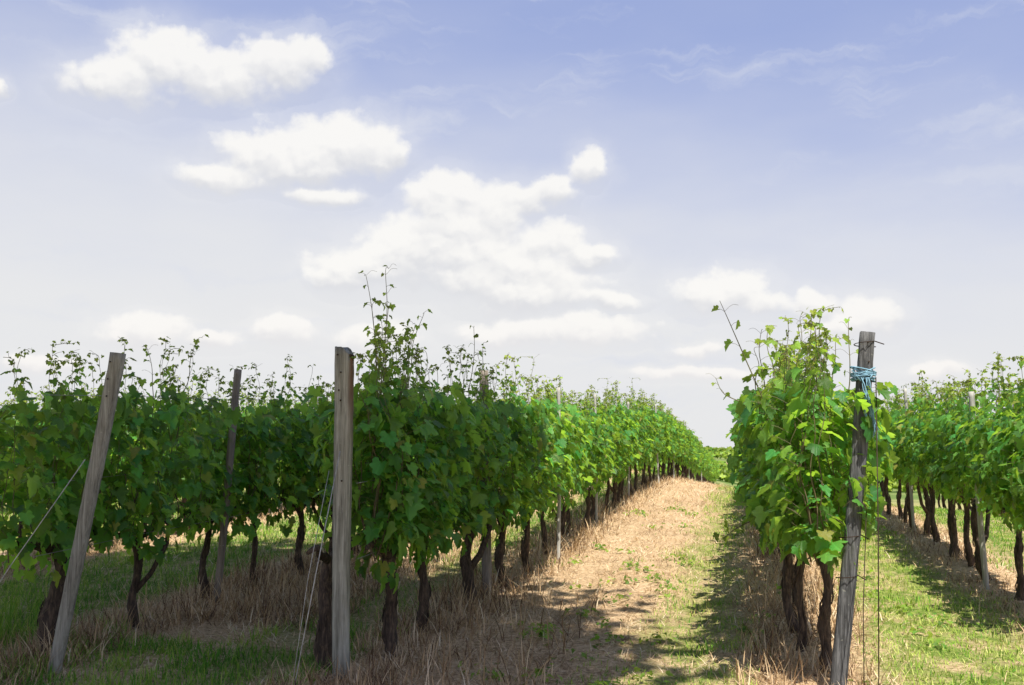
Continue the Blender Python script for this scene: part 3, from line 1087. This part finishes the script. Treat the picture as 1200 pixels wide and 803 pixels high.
# mown straw lying flat
x, y = sample(330000, 4.4, 42, -13, 5, 1.35)
ga = green_amount(x, y)
k = rs.rand(len(x)) > np.maximum(ga * .93, .75 * smooth(.60, .74, vnoise(x, y, 3.3, 41) * .6 + vnoise(x, y, 11., 42) * .4))
x, y = x[k], y[k]
sc = 1 + .045 * (y - 5)
n = len(x)
nn = vnoise(x, y, 2.3, 9) * .5 + vnoise(x, y, 9., 10) * .5
blades('straw_litter', x, y, rs.uniform(.04, .13, n) * sc, rs.uniform(1.0, 1.5, n), rs.uniform(0, 6.28, n), rs.uniform(.003, .0065, n) * sc,
       np.clip(rs.normal(.56, .2, n) + (nn - .5) * 1.0, 0, 1), M_STRAW, 'pale mown straw lying flat in the alleys', rs)
# standing dead grass beneath the vines
x, y = sample(190000, 4.4, 36, -9.5, 5.5, 1.3)
uv_ = under_vine(x) * smooth(.15, .5, vnoise(x, y, 2.1, 12) + .1)
wide = (x > -4.4) & (x < -3.1) & (y > 6.9) & (y < 13)
uv_ = np.maximum(uv_, wide * 1.)
uv_ = np.maximum(uv_, ((x > -2.2) & (x < -1.2) & (y < 8.6)) * .22)
k = rs.rand(len(x)) < uv_
x, y = x[k], y[k]
n = len(x)
hh = rs.uniform(.06, .26, n) * (.5 + vnoise(x, y, 1.4, 13)) * np.where(x > 1.2, .5, 1.)
blades('dry_grass', x, y, hh, rs.uniform(.2, 1.5, n), rs.uniform(0, 6.28, n), rs.uniform(.003, .009, n) * (1 + .05 * (y - 5)),
       np.clip(rs.normal(.36, .26, n) + (vnoise(x, y, 7., 31) - .5) * .8, 0, 1), M_STRAW, 'brown standing dead grass under the vines', rs)
# green grass
x, y = sample(520000, 4.4, 45, -13, 9, 1.3)
ga = green_amount(x, y)
k = rs.rand(len(x)) < ga
x, y, ga = x[k], y[k], ga[k]
n = len(x)
tallg = np.where((x < -2.4) & (y < 8), 1.3, 1.) * np.where(x > .5, .62, 1.) * np.where((x > -1.2) & (x < .2), .7, 1.)
clump = .5 + vnoise(x, y, 4., 15)
yel = np.where((x > -1.2) & (x < .2), .22, .0) + np.where((x > .5) & (x < 2), .22, 0) + np.where(x < -2.4, -.05, 0)
sc = 1 + .04 * (y - 5)
blades('green_grass', x, y, rs.uniform(.03, .095, n) * tallg * clump * sc, rs.uniform(.15, 1.3, n), rs.uniform(0, 6.28, n), rs.uniform(.0035, .0085, n) * sc,
       np.clip(rs.normal(.48, .2, n) + yel + (vnoise(x, y, 3., 16) - .5) * .5, 0, 1), M_GRASS, 'short green grass growing in patches between the rows', rs)
# tall seeding grass by the leaning post
x = rs.normal(-5.2, .22, 240); y = rs.normal(6.1, .25, 240)
n = len(x)
blades('tall_grass', x, y, rs.uniform(.25, .72, n), rs.uniform(.1, .75, n), rs.uniform(0, 6.28, n), rs.uniform(.004, .007, n), np.clip(rs.normal(.5, .2, n), 0, 1), M_GRASS, 'tall pale seeding grass drooping beside the leaning post', rs)
# low broad leaved weeds in the straw
pos, nr, tp, sz, ag = [], [], [], [], []
for k in range(70):
    cx, cy = rs.uniform(-1.9, 1.7), rs.uniform(5.5, 17)
    if k < 9: cx, cy = [(-1.25, 10.3), (-1.05, 10.0), (-1.15, 9.3), (-.95, 9.5), (-.75, 8.8), (-1.4, 11.6), (-.6, 10.8), (-1.5, 7.0), (-1.1, 6.4)][k]
    m_ = rs.randint(8, 26)
    for j in range(m_):
        a = rs.uniform(0, 6.28); rad = abs(rs.normal(0, .11))
        px_, py_ = cx + rad * math.cos(a), cy + rad * math.sin(a)
        pos.append((px_, py_, gz(px_, py_) + rs.uniform(.01, .07)))
        nr.append(np.array([math.cos(a) * .4, math.sin(a) * .4, 1]) + rs.normal(0, .3, 3))
        tp.append(np.array([math.cos(a), math.sin(a), .2]))
        sz.append(rs.uniform(.02, .05)); ag.append(rs.uniform(.1, .8))
tag(link('weeds', leaf_mesh('weeds', np.array(pos), np.array(nr), np.array(tp), np.array(sz), np.array(ag), rs)), 'low broad-leaved weeds dotted over the straw of the alleys', 'weeds', kind='stuff')

# far vineyard rows and hedge line on the opposite slope
pos, nr, sz = [], [], []
n = 26000
bx = rs.uniform(-260, 200, n)
band_ = rs.randint(0, 9, n)
by = np.array([175, 190, 205, 222, 240, 380, 420, 470, 520])[band_] + rs.normal(0, .8, n)
bz = g(bx, by) + rs.uniform(.5, 2.0, n)
n2 = 16000
bx2 = rs.uniform(-350, 300, n2)
by2 = 625 + rs.normal(0, 3, n2)
hgt = 2.0 + 3.0 * vnoise(bx2, by2 * 0, .05, 21)
bz2 = g(bx2, by2) + hgt * rs.rand(n2) ** .7
BX, BY, BZ = np.concatenate([bx, bx2]), np.concatenate([by, by2]), np.concatenate([bz, bz2])
N = len(BX)
nrm_ = rs.normal(0, 1, (N, 3)); nrm_[:, 2] = abs(nrm_[:, 2]) + .4
tag(link('far_vineyard', leaf_mesh('far_vineyard', np.stack([BX, BY, BZ], 1), nrm_, rs.normal(0, 1, (N, 3)), np.concatenate([rs.uniform(.8, 1.5, n), rs.uniform(1.5, 3, n2)]), rs.uniform(.3, 1., N), rs)),
    'distant green vineyard rows and hedge line on the opposite slope', 'vineyard', kind='stuff')


# ------------------------------------------------------------------ the trees behind the photographer whose shade falls on the near vines
def shade_tree(x, y, cx, cy, cz, rx, ry, rz_, n, seed, label):
    # crown centre is given in world coordinates, the trunk stands at (x, y)
    r = np.random.RandomState(seed)
    o = empty('shade_tree', (x, y, gz(x, y)))
    tag(o, label, 'tree', 'broad trees standing at the head of the rows')
    mb = MB()
    rr = random.Random(seed)
    mb.tube([(0, 0, -.2), (.05, .05, 1.5), (.0, .2, 3.2), ((cx - x) * .12, (cy - y) * .12, 4.6)], [.32, .24, .2, .17], 14, .06, rr)
    b0 = ((cx - x) * .12, (cy - y) * .12, 4.6)
    cl = []
    for k in range(46):
        v = r.normal(0, 1, 3); v /= np.linalg.norm(v)
        v *= r.rand() ** .4
        cl.append(np.array([cx - x + v[0] * rx, cy - y + v[1] * ry, cz + v[2] * rz_]))
    for c in cl[:16]:
        m_ = (np.array(b0) + c) / 2 + r.normal(0, .3, 3)
        mb.tube([b0, m_, c], [.11, .07, .02], 7, .05, rr)
    mb.build('trunk', M_BARK, o)
    P_ = np.concatenate([c + r.normal(0, 1, (n // len(cl), 3)) * [.62, .62, .42] for c in cl])
    m = len(P_)
    nn_ = r.normal(0, 1, (m, 3)); nn_[:, 2] = abs(nn_[:, 2]) + .5
    link('crown', leaf_mesh('crown', P_, nn_, r.normal(0, 1, (m, 3)), r.uniform(.14, .24, m), r.rand(m) * .5, r, M_TREELEAF), o)


shade_tree(-2.2, -2.6, -1.75, 1.6, 9.0, 2.3, 3.3, 1.9, 27000, 901, 'broad leafy tree standing behind the viewpoint, shading the near vines')
shade_tree(-6.6, 1.6, -3.7, 3.3, 11.0, 2.7, 2.9, 2.0, 13000, 902, 'second leafy tree beside the viewpoint, shading the row of the leaning post')
